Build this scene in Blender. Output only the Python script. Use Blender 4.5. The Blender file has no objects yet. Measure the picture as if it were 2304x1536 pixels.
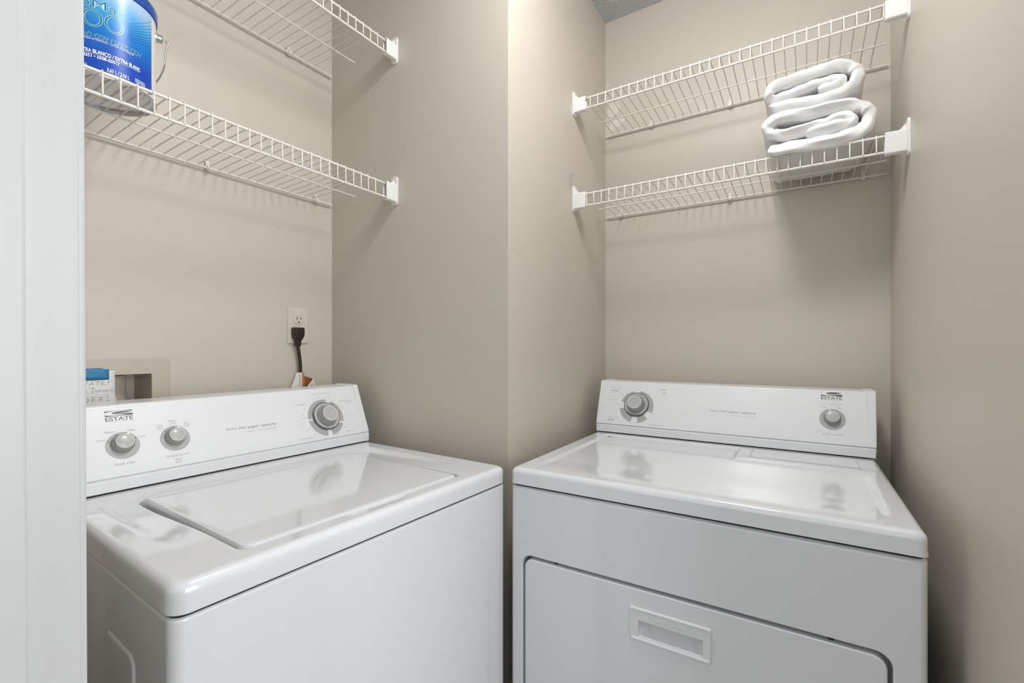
import bpy, bmesh, math, random
from mathutils import Vector, Matrix
from math import sin, cos, pi, radians, sqrt, atan2
random.seed(7)
S = bpy.context.scene
COL = S.collection

# ------------------------------------------------------------------ camera, world, light, exposure
cd = bpy.data.cameras.new('camera')
cam = bpy.data.objects.new('camera', cd); COL.objects.link(cam)
cam.location = (0.65995, -1.01702, 1.1951)
cam.rotation_euler = (pi / 2, 0, 0.56716)
cd.sensor_width = 36.0
cd.lens = 1036.19 / 2304 * 36.0
cd.shift_y = 13.146 / 2304
cd.clip_start = 0.01
S.camera = cam

w = bpy.data.worlds.new('world'); S.world = w; w.use_nodes = True
w.node_tree.nodes['Background'].inputs[0].default_value = (0.85, 0.9, 1.0, 1)
w.node_tree.nodes['Background'].inputs[1].default_value = 0.02

LAMP_XYZ = (0.45, -0.29, 2.3)
LAMP_STRENGTH = 56.0
FILL_POWER = 14.5
SIDE_POWER = 38.0
def area(name, loc, rot, sx, sy, power, col):
    l = bpy.data.lights.new(name, 'AREA'); l.shape = 'RECTANGLE'; l.size = sx; l.size_y = sy
    l.energy = power; l.color = col
    o = bpy.data.objects.new(name, l); COL.objects.link(o); o.location = loc; o.rotation_euler = rot
    return o
# added fill light behind the closet opening, set in an invented hall window
area('added_fill_back', (0.5, -3.02, 1.55), (pi / 2, 0, 0), 1.9, 1.5, FILL_POWER, (0.93, 0.97, 1.0))
# assumed daylight from the right; its unseen window was added to carry it
area('assumed_daylight_side', (2.57, -0.80, 1.45), (pi / 2, 0, pi / 2), 1.5, 1.6, SIDE_POWER, (0.97, 0.985, 1.0))

S.view_settings.view_transform = 'Standard'
S.view_settings.look = 'None'
S.view_settings.gamma = 1.0
S.view_settings.use_curve_mapping = False
S.view_settings.exposure = 0.0

# ------------------------------------------------------------------ materials
def mat(name, col, rough=0.5, metal=0.0, coat=0.0, spec=0.5, bump=None, emit=None, sheen=0.0):
    m = bpy.data.materials.new(name); m.use_nodes = True
    nt = m.node_tree; b = nt.nodes['Principled BSDF']
    b.inputs['Base Color'].default_value = (*col, 1)
    b.inputs['Roughness'].default_value = rough
    b.inputs['Metallic'].default_value = metal
    b.inputs['Coat Weight'].default_value = coat
    b.inputs['Coat Roughness'].default_value = 0.04
    b.inputs['Specular IOR Level'].default_value = spec
    if sheen:
        b.inputs['Sheen Weight'].default_value = sheen
        b.inputs['Sheen Roughness'].default_value = 0.6
    if emit:
        b.inputs['Emission Color'].default_value = (*emit[:3], 1)
        b.inputs['Emission Strength'].default_value = emit[3]
    if bump:
        scale, strength, dist, detail = bump
        tc = nt.nodes.new('ShaderNodeTexCoord')
        n = nt.nodes.new('ShaderNodeTexNoise'); n.inputs['Scale'].default_value = scale
        n.inputs['Detail'].default_value = detail
        bp = nt.nodes.new('ShaderNodeBump'); bp.inputs['Strength'].default_value = strength
        bp.inputs['Distance'].default_value = dist
        nt.links.new(tc.outputs['Object'], n.inputs['Vector'])
        nt.links.new(n.outputs['Fac'], bp.inputs['Height'])
        nt.links.new(bp.outputs['Normal'], b.inputs['Normal'])
    return m
M = {}
M['wall'] = mat('beige_wall_paint', (0.61, 0.565, 0.495), 0.42, spec=0.35, bump=(260, 0.10, 0.0010, 3))
M['box_paint'] = mat('beige_painted_plastic', (0.55, 0.50, 0.42), 0.4, spec=0.35)
M['hall'] = mat('hall_paint', (0.72, 0.71, 0.68), 0.6)
M['trim'] = mat('white_trim_paint', (0.62, 0.63, 0.64), 0.32, spec=0.4, bump=(60, 0.1, 0.001, 2))
M['floor'] = mat('grey_vinyl_floor', (0.30, 0.25, 0.19), 0.5, bump=(40, 0.1, 0.001, 3))
M['white'] = mat('white_enamel', (0.775, 0.80, 0.835), 0.10, coat=0.5, spec=0.5)
M['console'] = mat('white_console_paint', (0.79, 0.81, 0.835), 0.30, coat=0.15, spec=0.45)
M['whitep'] = mat('white_plastic', (0.79, 0.81, 0.83), 0.28, spec=0.4)
M['wire'] = mat('white_vinyl_coating', (0.80, 0.77, 0.72), 0.35, spec=0.4)
M['bracket'] = mat('bracket_plastic', (0.82, 0.82, 0.81), 0.4, spec=0.4)
M['dark'] = mat('dark_gap', (0.012, 0.012, 0.013), 0.7)
M['grey_ring'] = mat('grey_print', (0.44, 0.44, 0.44), 0.3)
M['text'] = mat('dark_grey_ink', (0.20, 0.20, 0.20), 0.4)
M['text_pale'] = mat('pale_grey_ink', (0.36, 0.36, 0.36), 0.4)
M['logo'] = mat('charcoal_ink', (0.075, 0.075, 0.075), 0.35)
M['knob'] = mat('grey_knob_plastic', (0.30, 0.30, 0.30), 0.25, coat=0.2)
M['knobcap'] = mat('light_grey_knob_face', (0.50, 0.50, 0.50), 0.2, coat=0.4)
M['knobrim'] = mat('pale_knob_rim', (0.78, 0.78, 0.78), 0.25)
M['steel'] = mat('brushed_steel', (0.55, 0.55, 0.56), 0.28, metal=1.0)
M['can_steel'] = mat('tinplate', (0.66, 0.69, 0.74), 0.25, metal=1.0)
M['can_white'] = mat('can_white', (0.78, 0.79, 0.80), 0.25, coat=0.3)
M['can_blue'] = mat('can_blue_ring', (0.0, 0.065, 0.38), 0.25, coat=0.4)
M['ink_white'] = mat('white_ink', (0.85, 0.88, 0.92), 0.3)
M['ink_pale'] = mat('pale_blue_ink', (0.45, 0.80, 0.92), 0.3)
M['ink_teal'] = mat('teal_ink', (0.0, 0.17, 0.26), 0.3)
M['ink_navy'] = mat('navy_ink', (0.005, 0.09, 0.26), 0.3)
M['outlet'] = mat('ivory_plastic', (0.66, 0.61, 0.54), 0.3, spec=0.4)
M['cord'] = mat('dark_brown_rubber', (0.020, 0.012, 0.008), 0.42)
M['tagpaper'] = mat('tag_paper', (0.80, 0.78, 0.74), 0.6)
M['orange'] = mat('orange_print', (0.62, 0.20, 0.03), 0.5)
M['brownp'] = mat('brown_print', (0.24, 0.07, 0.03), 0.5)
M['paper'] = mat('note_paper', (0.80, 0.80, 0.80), 0.7)
M['ink'] = mat('pencil_line', (0.10, 0.10, 0.12), 0.6)
M['tape'] = mat('blue_tape', (0.035, 0.21, 0.42), 0.5, bump=(140, 0.2, 0.001, 2))
M['spackle'] = mat('spackle', (0.74, 0.69, 0.62), 0.7)
M['spackle_grey'] = mat('grey_scuff', (0.52, 0.51, 0.48), 0.6)
M['lamp'] = mat('lit_glass', (0.9, 0.9, 0.9), 0.4, emit=(1.0, 0.985, 0.97, LAMP_STRENGTH))
M['bronze'] = mat('nickel', (0.5, 0.48, 0.45), 0.3, metal=1.0)

def towel_mat():
    m = mat('white_terry', (0.82, 0.82, 0.825), 0.95, spec=0.1, sheen=0.25)
    nt = m.node_tree; b = nt.nodes['Principled BSDF']
    tc = nt.nodes.new('ShaderNodeTexCoord')
    n1 = nt.nodes.new('ShaderNodeTexNoise'); n1.inputs['Scale'].default_value = 700; n1.inputs['Detail'].default_value = 3
    n2 = nt.nodes.new('ShaderNodeTexNoise'); n2.inputs['Scale'].default_value = 140; n2.inputs['Detail'].default_value = 2
    ad = nt.nodes.new('ShaderNodeMath'); ad.operation = 'MULTIPLY_ADD'; ad.inputs[1].default_value = 0.7
    bp = nt.nodes.new('ShaderNodeBump'); bp.inputs['Strength'].default_value = 0.40; bp.inputs['Distance'].default_value = 0.0013
    nt.links.new(tc.outputs['Object'], n1.inputs['Vector']); nt.links.new(tc.outputs['Object'], n2.inputs['Vector'])
    nt.links.new(n2.outputs['Fac'], ad.inputs[0]); nt.links.new(n1.outputs['Fac'], ad.inputs[2])
    nt.links.new(ad.outputs[0], bp.inputs['Height']); nt.links.new(bp.outputs['Normal'], b.inputs['Normal'])
    return m
M['towel'] = towel_mat()

def ceiling_mat():
    m = mat('popcorn_ceiling', (0.60, 0.63, 0.68), 0.9)
    nt = m.node_tree; b = nt.nodes['Principled BSDF']
    tc = nt.nodes.new('ShaderNodeTexCoord')
    v = nt.nodes.new('ShaderNodeTexVoronoi'); v.inputs['Scale'].default_value = 120; v.feature = 'SMOOTH_F1'
    n = nt.nodes.new('ShaderNodeTexNoise'); n.inputs['Scale'].default_value = 170; n.inputs['Detail'].default_value = 4
    ml = nt.nodes.new('ShaderNodeMath'); ml.operation = 'SUBTRACT'
    bp = nt.nodes.new('ShaderNodeBump'); bp.inputs['Strength'].default_value = 0.9; bp.inputs['Distance'].default_value = 0.006
    nt.links.new(tc.outputs['Object'], v.inputs['Vector']); nt.links.new(tc.outputs['Object'], n.inputs['Vector'])
    nt.links.new(n.outputs['Fac'], ml.inputs[0]); nt.links.new(v.outputs['Distance'], ml.inputs[1])
    nt.links.new(ml.outputs[0], bp.inputs['Height']); nt.links.new(bp.outputs['Normal'], b.inputs['Normal'])
    return m
M['ceiling'] = ceiling_mat()

def label_mat():
    # printed label: deep blue below, sky blue towards the printed light patch at the top
    m = mat('blue_can_label', (0.01, 0.1, 0.6), 0.33, coat=0.0)
    nt = m.node_tree; b = nt.nodes['Principled BSDF']
    tc = nt.nodes.new('ShaderNodeTexCoord'); sp = nt.nodes.new('ShaderNodeSeparateXYZ')
    mr = nt.nodes.new('ShaderNodeMapRange'); mr.inputs[1].default_value = 0.04; mr.inputs[2].default_value = 0.175
    n = nt.nodes.new('ShaderNodeTexNoise'); n.inputs['Scale'].default_value = 12
    ad = nt.nodes.new('ShaderNodeMath'); ad.operation = 'MULTIPLY_ADD'; ad.inputs[1].default_value = 0.25; 
    cr = nt.nodes.new('ShaderNodeValToRGB'); e = cr.color_ramp.elements
    e[0].position = 0.12; e[0].color = (0.0, 0.055, 0.45, 1)
    e[1].position = 1.0; e[1].color = (0.40, 0.58, 0.80, 1)
    x = e.new(0.5); x.color = (0.0, 0.19, 0.62, 1)
    x = e.new(0.72); x.color = (0.06, 0.36, 0.76, 1)
    nt.links.new(tc.outputs['Object'], sp.inputs[0]); nt.links.new(sp.outputs['Z'], mr.inputs[0])
    nt.links.new(tc.outputs['Object'], n.inputs['Vector'])
    nt.links.new(n.outputs['Fac'], ad.inputs[0]); nt.links.new(mr.outputs[0], ad.inputs[2])
    nt.links.new(ad.outputs[0], cr.inputs[0]); nt.links.new(cr.outputs[0], b.inputs['Base Color'])
    return m
M['label'] = label_mat()

# ------------------------------------------------------------------ helpers
def mesh_obj(name, bm, mats, parent=None, sharp=38, recalc=True, smooth=True):
    if recalc: bmesh.ops.recalc_face_normals(bm, faces=bm.faces)
    me = bpy.data.meshes.new(name); bm.to_mesh(me); bm.free()
    if not isinstance(mats, (list, tuple)): mats = [mats]
    for x in mats: me.materials.append(M[x])
    if smooth and len(me.polygons):
        me.polygons.foreach_set('use_smooth', [True] * len(me.polygons))
        me.set_sharp_from_angle(angle=radians(sharp))
    o = bpy.data.objects.new(name, me); COL.objects.link(o)
    if parent: o.parent = parent
    if smooth and name != 'top_panel' and mats[0] in ('white', 'console', 'whitep', 'outlet', 'bracket', 'box_paint', 'trim'):
        wn = o.modifiers.new('wn', 'WEIGHTED_NORMAL'); wn.keep_sharp = True; wn.weight = 80
    return o
def thing(name, label, cat, loc=(0, 0, 0), rz=0.0, group=None):
    o = bpy.data.objects.new(name, None); COL.objects.link(o)
    o.location = loc; o.rotation_euler = (0, 0, rz); o.empty_display_size = 0.05
    o['label'] = label; o['category'] = cat
    if group: o['group'] = group
    return o
def tag(o, label, cat, group=None):
    o['label'] = label; o['category'] = cat
    if group: o['group'] = group
    return o
def struct(name, bm, m, sharp=38):
    o = mesh_obj(name, bm, m, None, sharp); o['kind'] = 'structure'; return o
def box(bm, x0, x1, y0, y1, z0, z1, r=0.0, seg=2, mi=0):
    v = [bm.verts.new(p) for p in ((x0,y0,z0),(x1,y0,z0),(x1,y1,z0),(x0,y1,z0),(x0,y0,z1),(x1,y0,z1),(x1,y1,z1),(x0,y1,z1))]
    fs = [bm.faces.new([v[i] for i in f]) for f in ((3,2,1,0),(4,5,6,7),(0,1,5,4),(1,2,6,5),(2,3,7,6),(3,0,4,7))]
    for f in fs: f.material_index = mi
    if r > 0:
        ed = set(e for f in fs for e in f.edges)
        res = bmesh.ops.bevel(bm, geom=list(ed), offset=r, segments=seg, profile=0.5, affect='EDGES')
        for f in res['faces']: f.material_index = mi
    return v
def loft(bm, loops, close=True, cap0=False, cap1=False, mi=0):
    rows = [[bm.verts.new(p) for p in L] for L in loops]
    n = len(rows[0])
    for a, b in zip(rows, rows[1:]):
        for i in range(n if close else n - 1):
            j = (i + 1) % n
            f = bm.faces.new((a[i], a[j], b[j], b[i])); f.material_index = mi
    if cap0: bm.faces.new(list(reversed(rows[0]))).material_index = mi
    if cap1: bm.faces.new(rows[-1]).material_index = mi
    return rows
def rrect(x0, x1, y0, y1, r, nc=6, ns=1):
    """2D rounded rectangle, ccw, with ns segments per straight side."""
    r = max(r, 1e-5); pts = []
    cs = ((x1 - r, y0 + r, -pi / 2), (x1 - r, y1 - r, 0), (x0 + r, y1 - r, pi / 2), (x0 + r, y0 + r, pi))
    arcs = [[(cx + r * cos(a + pi / 2 * k / nc), cy + r * sin(a + pi / 2 * k / nc)) for k in range(nc + 1)] for cx, cy, a in cs]
    for i in range(4):
        pts += arcs[i]
        p, q = arcs[i][-1], arcs[(i + 1) % 4][0]
        for k in range(1, ns): pts.append((p[0] + (q[0] - p[0]) * k / ns, p[1] + (q[1] - p[1]) * k / ns))
    return pts
def tube(bm, pts, r, n=8, cap=True, mi=0):
    pts = [Vector(p) for p in pts]; rows = []
    rr = r if isinstance(r, (list, tuple)) else [r] * len(pts)
    up = None
    for i, p in enumerate(pts):
        d = (pts[min(i + 1, len(pts) - 1)] - pts[max(i - 1, 0)]).normalized()
        if up is None:
            up = Vector((0, 0, 1)) if abs(d.z) < 0.9 else Vector((1, 0, 0))
        s = d.cross(up).normalized(); up = s.cross(d).normalized()
        rows.append([p + (s * cos(2 * pi * k / n) + up * sin(2 * pi * k / n)) * rr[i] for k in range(n)])
    loft(bm, rows, True, cap, cap, mi)
def smooth_path(pts, n):
    """Catmull-Rom resample"""
    P = [Vector(p) for p in pts]; P = [2 * P[0] - P[1]] + P + [2 * P[-1] - P[-2]]
    out = []; m = len(P) - 3
    for i in range(m):
        for k in range(n):
            t = k / n; a, b, c, d = P[i], P[i + 1], P[i + 2], P[i + 3]
            out.append(0.5 * ((2 * b) + (c - a) * t + (2 * a - 5 * b + 4 * c - d) * t * t + (3 * b - a - 3 * c + d) * t ** 3))
    out.append(P[-2]); return out
def lathe(bm, prof, n=40, mp=lambda x, y, z: (x, y, z), mi=0, cap0=False, cap1=False):
    loft(bm, [[mp(r * cos(2 * pi * k / n), r * sin(2 * pi * k / n), z) for k in range(n)] for r, z in prof], True, cap0, cap1, mi)
def poly(bm, pts, mi=0):
    f = bm.faces.new([bm.verts.new(p) for p in pts]); f.material_index = mi; return f
def text(bm, s, mp, x0, y0, height=None, width=None, shear=0.0, bold=0.0, align='LEFT', mi=0, space=1.0, res=3, slices=None, depth=None):
    """append built-in-font lettering: cap height / total width in metres, mapped by mp(x, y)"""
    cu = bpy.data.curves.new('t', 'FONT'); cu.body = s; cu.size = 1.0; cu.shear = shear; cu.offset = bold
    cu.resolution_u = res; cu.space_character = space
    o = bpy.data.objects.new('t', cu); COL.objects.link(o)
    dg = bpy.context.evaluated_depsgraph_get(); me = o.evaluated_get(dg).to_mesh()
    vs = [v.co.copy() for v in me.vertices]; fs = [tuple(p.vertices) for p in me.polygons]
    o.evaluated_get(dg).to_mesh_clear(); COL.objects.unlink(o); bpy.data.objects.remove(o); bpy.data.curves.remove(cu)
    if not vs: return
    mnx = min(v.x for v in vs); mxx = max(v.x for v in vs)
    sy = (height / 0.70) if height else None
    sx = (width / (mxx - mnx)) if width else sy
    if sy is None: sy = sx
    off = {'LEFT': mnx, 'RIGHT': mxx, 'CENTER': (mnx + mxx) / 2}[align]
    if slices:      # cut into narrow columns so that the lettering can follow a curved surface
        tb = bmesh.new(); tv = [tb.verts.new((v.x * sx, v.y * sy, 0)) for v in vs]
        for f in fs:
            try: tb.faces.new([tv[i] for i in f])
            except ValueError: pass
        k = int(mnx * sx / slices) - 1
        while k * slices < mxx * sx:
            bmesh.ops.bisect_plane(tb, geom=tb.verts[:] + tb.edges[:] + tb.faces[:], plane_co=(k * slices, 0, 0), plane_no=(1, 0, 0)); k += 1
        tb.verts.index_update()
        vs = [Vector((v.co.x / sx, v.co.y / sy, 0)) for v in tb.verts]; fs = [tuple(v.index for v in f.verts) for f in tb.faces]; tb.free()
    nv = [bm.verts.new(mp(x0 + (v.x - off) * sx, y0 + v.y * sy)) for v in vs]
    made = []
    for f in fs:
        try: g = bm.faces.new([nv[i] for i in f]); g.material_index = mi; made.append(g)
        except ValueError: pass
    if depth:
        r = bmesh.ops.extrude_face_region(bm, geom=made)
        bmesh.ops.translate(bm, verts=[g for g in r['geom'] if isinstance(g, bmesh.types.BMVert)], vec=depth)

# ------------------------------------------------------------------ the room
XW, YA, XB, YD, XR, H, YF = -0.694, -0.028, 0.018, 0.653, 0.8626, 2.427, -0.8745
T = 0.12
HX0, HX1, HY = -1.3, 2.6, -3.05
bm = bmesh.new(); box(bm, HX0, HX1, HY - T, YD + T, -0.1, 0.0); struct('floor', bm, 'floor')
bm = bmesh.new(); box(bm, HX0, HX1, HY - T, YD + T, H, H + 0.1); struct('ceiling', bm, 'ceiling')
# left wall behind the washer, with the opening of the supply box
BY0, BY1, BZ0, BZ1 = -0.735, -0.5395, 0.985, 1.1305
bm = bmesh.new()
for y0, y1, z0, z1 in ((YF - 0.02, BY0, 0, H), (BY1, YA, 0, H), (BY0, BY1, 0, BZ0), (BY0, BY1, BZ1, H)):
    box(bm, XW - T, XW, y0, y1, z0, z1)
struct('wall_left', bm, 'wall')
bm = bmesh.new(); box(bm, XW - T, XB, YA, YD + T, 0, H, 0.0)
struct('wall_corner', bm, 'wall')
bm = bmesh.new(); box(bm, XB, XR + T, YD, YD + T, 0, H); wback = struct('wall_back', bm, 'wall')
bm = bmesh.new(); box(bm, XR, XR + T, -0.335, YD, 0, H); struct('wall_right', bm, 'wall')
DX0, DZ = 0.10, H
bm = bmesh.new(); box(bm, HX0, DX0 - 0.018, YF - 0.106, YF, 0, H); struct('wall_front', bm, 'wall')
bm = bmesh.new(); box(bm, HX0 - T, HX0, HY, YF, 0, H); struct('wall_hall_left', bm, 'hall')
bm = bmesh.new(); box(bm, XR + T, HX1, 0.35, 0.35 + T, 0, H); struct('wall_hall_side', bm, 'hall')
def frame(name, rects):
    bm = bmesh.new()
    for b in rects: box(bm, *b, 0.004)
    struct(name, bm, 'trim')
bm = bmesh.new()
box(bm, HX0, -0.45, HY - T, HY, 0, H); box(bm, 1.45, HX1, HY - T, HY, 0, H)
box(bm, -0.45, 1.45, HY - T, HY, 0, 0.8); box(bm, -0.45, 1.45, HY - T, HY, 2.3, H)
struct('wall_hall_back', bm, 'hall')
frame('unseen_window_1', [(x0, x1, HY - 0.08, HY - 0.04, z0, z1) for x0, x1, z0, z1 in ((-0.45, -0.40, 0.8, 2.3), (1.40, 1.45, 0.8, 2.3), (-0.40, 1.40, 0.8, 0.85), (-0.40, 1.40, 2.25, 2.3), (0.475, 0.525, 0.85, 2.25))])  # unseen window frame, added around the fill light
bm = bmesh.new()
box(bm, HX1, HX1 + T, HY, -1.6, 0, H); box(bm, HX1, HX1 + T, 0.0, 0.35 + T, 0, H)
box(bm, HX1, HX1 + T, -1.6, 0.0, 0, 0.6); box(bm, HX1, HX1 + T, -1.6, 0.0, 2.3, H)
struct('wall_hall_right', bm, 'hall')
frame('unseen_window_2', [(HX1 + 0.04, HX1 + 0.08, y0, y1, z0, z1) for y0, y1, z0, z1 in ((-1.6, -1.55, 0.6, 2.3), (-0.05, 0.0, 0.6, 2.3), (-1.55, -0.05, 0.6, 0.65), (-1.55, -0.05, 2.25, 2.3), (-0.825, -0.775, 0.65, 2.25))])  # unseen window frame, added around the side light

# door lining, stop and casing (very slightly out of plumb, as in the photo)
def prism(bm, prof, z0, z1):
    loft(bm, [[(x, y, z0) for x, y in prof], [(x, y, z1) for x, y in prof]], True, True, True)
def round_poly(pts, r, n=4):
    out = []
    for i, p in enumerate(pts):
        a, b, c = Vector(pts[i - 1]), Vector(p), Vector(pts[(i + 1) % len(pts)])
        d1 = (a - b).normalized(); d2 = (c - b).normalized()
        for k in range(n + 1):
            t = k / n; p0 = b + d1 * r; p1 = b + d2 * r
            q = p0 * (1 - t) ** 2 + b * 2 * t * (1 - t) + p1 * t * t
            out.append((q.x, q.y))
    return out
def plumb(o):
    o.location = (0, 0.0040 * 1.2, 0); o.rotation_euler = (radians(0.23), 0, 0)
bm = bmesh.new()
prism(bm, round_poly([(DX0, YF - 0.106), (DX0, YF + 0.0005), (DX0 - 0.018, YF + 0.0005), (DX0 - 0.018, YF - 0.106)], 0.0015), 0, DZ)
plumb(struct('trim_1', bm, 'trim'))
bm = bmesh.new()
prism(bm, round_poly([(DX0 - 0.0005, YF - 0.080), (DX0 + 0.011, YF - 0.080), (DX0 + 0.011, YF - 0.0358), (DX0 - 0.0005, YF - 0.0358)], 0.003), 0, DZ)
plumb(struct('trim_2', bm, 'trim'))
bm = bmesh.new()
prism(bm, round_poly([(DX0 - 0.0055, YF), (DX0 - 0.0055, YF + 0.0062), (DX0 - 0.060, YF + 0.011), (DX0 - 0.062, YF)], 0.0022), 0, DZ)
plumb(struct('trim_3', bm, 'trim'))
# spackle patches in the corner above and below the upper dryer shelf, and small marks
def blob(name, pts3, m, parent, nrm, th=0.0006):
    bm = bmesh.new(); c = sum((Vector(p) for p in pts3), Vector()) / len(pts3)
    P = smooth_path(list(pts3) + [pts3[0]], 5)[:-1]; n = Vector(nrm)
    loft(bm, [[p for p in P], [c + (p - c) * 0.9 + n * th for p in P]], True, False, True)
    return mesh_obj(name, bm, m, parent)
Y = YD
blob('spackle_patch', [(0.0185,Y,2.190),(0.0306,Y,2.1968),(0.0322,Y,2.187),(0.0222,Y,2.1805),(0.0255,Y,2.188)], 'spackle', wback, (0,-1,0))
blob('spackle_patch', [(0.034,Y,2.114),(0.052,Y,2.119),(0.0745,Y,2.099),(0.0729,Y,2.0841),(0.0489,Y,2.0646),(0.025,Y,2.079)], 'spackle', wback, (0,-1,0))
blob('spackle_patch', [(0.034,Y,2.0365),(0.0489,Y,2.0508),(0.0907,Y,2.0484),(0.0907,Y,2.0361),(0.064,Y,2.02),(0.040,Y,2.010)], 'spackle', wback, (0,-1,0))
blob('nail_nick', [(0.7650,Y,1.300),(0.7662,Y,1.2975),(0.7668,Y,1.294),(0.7656,Y,1.296)], 'dark', wback, (0,-1,0), 0.0003)
wc = bpy.data.objects['wall_corner']
for x, z in ((-0.4807, 1.7514), (-0.45, 1.7562), (-0.4156, 1.7576)):
    r = 0.0016
    blob('nail_hole', [(x + r * cos(k), YA, z + r * sin(k)) for k in (0, 1.2, 2.5, 3.7, 5)], 'text', wc, (0, -1, 0), 0.0002)
blob('paint_scuff', [(XB, .331, 1.752), (XB, .381, 1.774), (XB, .359, 1.744), (XB, .353, 1.712), (XB, .336, 1.708)], 'spackle_grey', wc, (1, 0, 0), 0.0003)

# ------------------------------------------------------------------ ceiling lamp that lights the closet
lamp = thing('ceiling_light', 'round flush ceiling lamp with a lit glass dome, hanging above the dryer front', 'lamp', (LAMP_XYZ[0], LAMP_XYZ[1], H))
bm = bmesh.new(); lathe(bm, [(0.0, 0), (0.14, 0), (0.14, -0.03), (0.125, -0.036), (0, -0.036)], 48); mesh_obj('base', bm, 'bronze', lamp)
bm = bmesh.new(); lathe(bm, [(0.13 * cos(a * pi / 20), -0.036 - 0.085 * sin(a * pi / 20)) for a in range(0, 10)] + [(0.0005, -0.121)], 48); mesh_obj('glass_dome', bm, 'lamp', lamp)

# ------------------------------------------------------------------ laundry appliances
FL = sqrt(.062 ** 2 + .130 ** 2); FA, FZ = .062 / FL, .130 / FL
def map_w(b, s, h=0.0):      # washer console face: b along the width, s up the face, h out of it
    return (-.5025 - s * FA + h * FZ, b, .943 + s * FZ + h * FA)
def map_d(b, s, h=0.0):      # dryer console face
    return (b, .5376 + s * FA - h * FZ, .943 + s * FZ + h * FA)
CONS = [(0.0, .9178), (0.0, .9375), (0.0006, .9392), (0.0035, .9410), (0.0050, .9426), (0.0010, .9446), (.0026 - .0006, .9472)]       # (depth behind base line, z)
CONS += [(s * FA - .0002, .943 + s * FZ) for s in (.008, .02, .06, .10, .140, .1435)]
CONS += [(.0622, 1.0745), (.0634, 1.0764), (.0655, 1.0779), (.0690, 1.0787), (.0730, 1.0790), (.146, 1.0790), (.152, 1.0760), (.152, .9165)]
def console(bm, b0, b1, base, axis, grow=0.0, skew0=0.0, skew1=0.0, mi=0):
    # profile swept along the width; skew leans an end outwards towards the top
    cx = sum(p[0] for p in CONS) / len(CONS); cz = sum(p[1] for p in CONS) / len(CONS)
    def row(b, sk, g):
        out = []
        for d, z in CONS:
            dd = d + (grow + g) * (-1 if d < 0.075 else 0); zz = z + (grow + g) * (1 if z > 1.05 else 0)
            bb = b + sk * (z - .9175) / .165
            out.append((base[0] - dd, bb, zz) if axis == 'W' else (bb, base[0] + dd, zz))
        return out
    e = 0.002 if grow else 0.0
    s0 = 1 if b1 > b0 else -1
    rows = [row(b0, skew0, -e), row(b0 + e * s0, skew0, 0), row(b1 - e * s0, skew1, 0), row(b1, skew1, -e)] if e else [row(b0, skew0, 0), row(b1, skew1, 0)]
    loft(bm, rows, True, True, True, mi)

def ring_sector(bm, mp, c, r0, r1, a0, a1, h, mi=0, n=None):
    n = n or max(6, int(abs(a1 - a0) / 5))
    for k in range(n):
        t0 = radians(a0 + (a1 - a0) * k / n); t1 = radians(a0 + (a1 - a0) * (k + 1) / n)
        poly(bm, [mp(c[0] + r0 * cos(t0), c[1] + r0 * sin(t0), h), mp(c[0] + r1 * cos(t0), c[1] + r1 * sin(t0), h),
                  mp(c[0] + r1 * cos(t1), c[1] + r1 * sin(t1), h), mp(c[0] + r0 * cos(t1), c[1] + r0 * sin(t1), h)], mi)
def disc(bm, mp, c, r, h, mi=0, n=10):
    poly(bm, [mp(c[0] + r * cos(2 * pi * k / n), c[1] + r * sin(2 * pi * k / n), h) for k in range(n)], mi)

def logo(parent, mp, x0, x1, y0, y1):
    """dark block with a pale swooping e, the name below"""
    W_, H_ = x1 - x0, y1 - y0
    P = lambda u, v, h: mp(x0 + u * W_, y0 + v * H_, h)
    bm = bmesh.new()
    poly(bm, [P(0, 0, .0001), P(1, 0, .0001), P(1, 1, .0001), P(0, 1, .0001)], 0)
    def ell(cu, cv, ru, rv, rot, h, mi, a0=0, a1=360, n=48):
        pts = []
        for k in range(n + (0 if a1 - a0 == 360 else 1)):
            t = radians(a0 + (a1 - a0) * k / n); u = ru * cos(t); v = rv * sin(t)
            uu = cu + u * cos(rot) - v * sin(rot) * .3; vv = cv + u * sin(rot) * .6 + v * cos(rot)
            pts.append(P(min(1, max(0, uu)), min(1, max(0, vv)), h))
        poly(bm, pts, mi)
    ell(0.50, 0.52, 0.56, 0.43, 0.10, .00018, 1)
    ell(0.60, 0.56, 0.36, 0.27, 0.14, .00026, 0)
    # lower right opening of the e and its pale cross bar
    poly(bm, [P(.30, .36, .00034), P(.62, .30, .00034), P(1, .36, .00034), P(1, .02, .00034), P(.86, .16, .00034), P(.62, .22, .00034), P(.40, .26, .00034)], 0)
    poly(bm, [P(.26, .42, .00042), P(.60, .47, .00042), P(1, .62, .00042), P(1, .52, .00042), P(.84, .42, .00042), P(.6, .38, .00042), P(.3, .36, .00042)], 1)
    text(bm, 'ESTATE', lambda x, y: mp(x, y, .0001), x0, y0 - .0098, height=.0082, width=W_, bold=.004, mi=0, space=.88)
    text(bm, 'BY WHIRLPOOL CORPORATION', lambda x, y: mp(x, y, .0001), x0, y0 - .0125, height=.0012, width=W_, mi=2)
    o = mesh_obj('brand_logo', bm, ['logo', 'whitep', 'text_pale'], parent, recalc=False, smooth=False); o['label'] = 'dark brand emblem with a pale swoosh'
    return o

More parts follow.
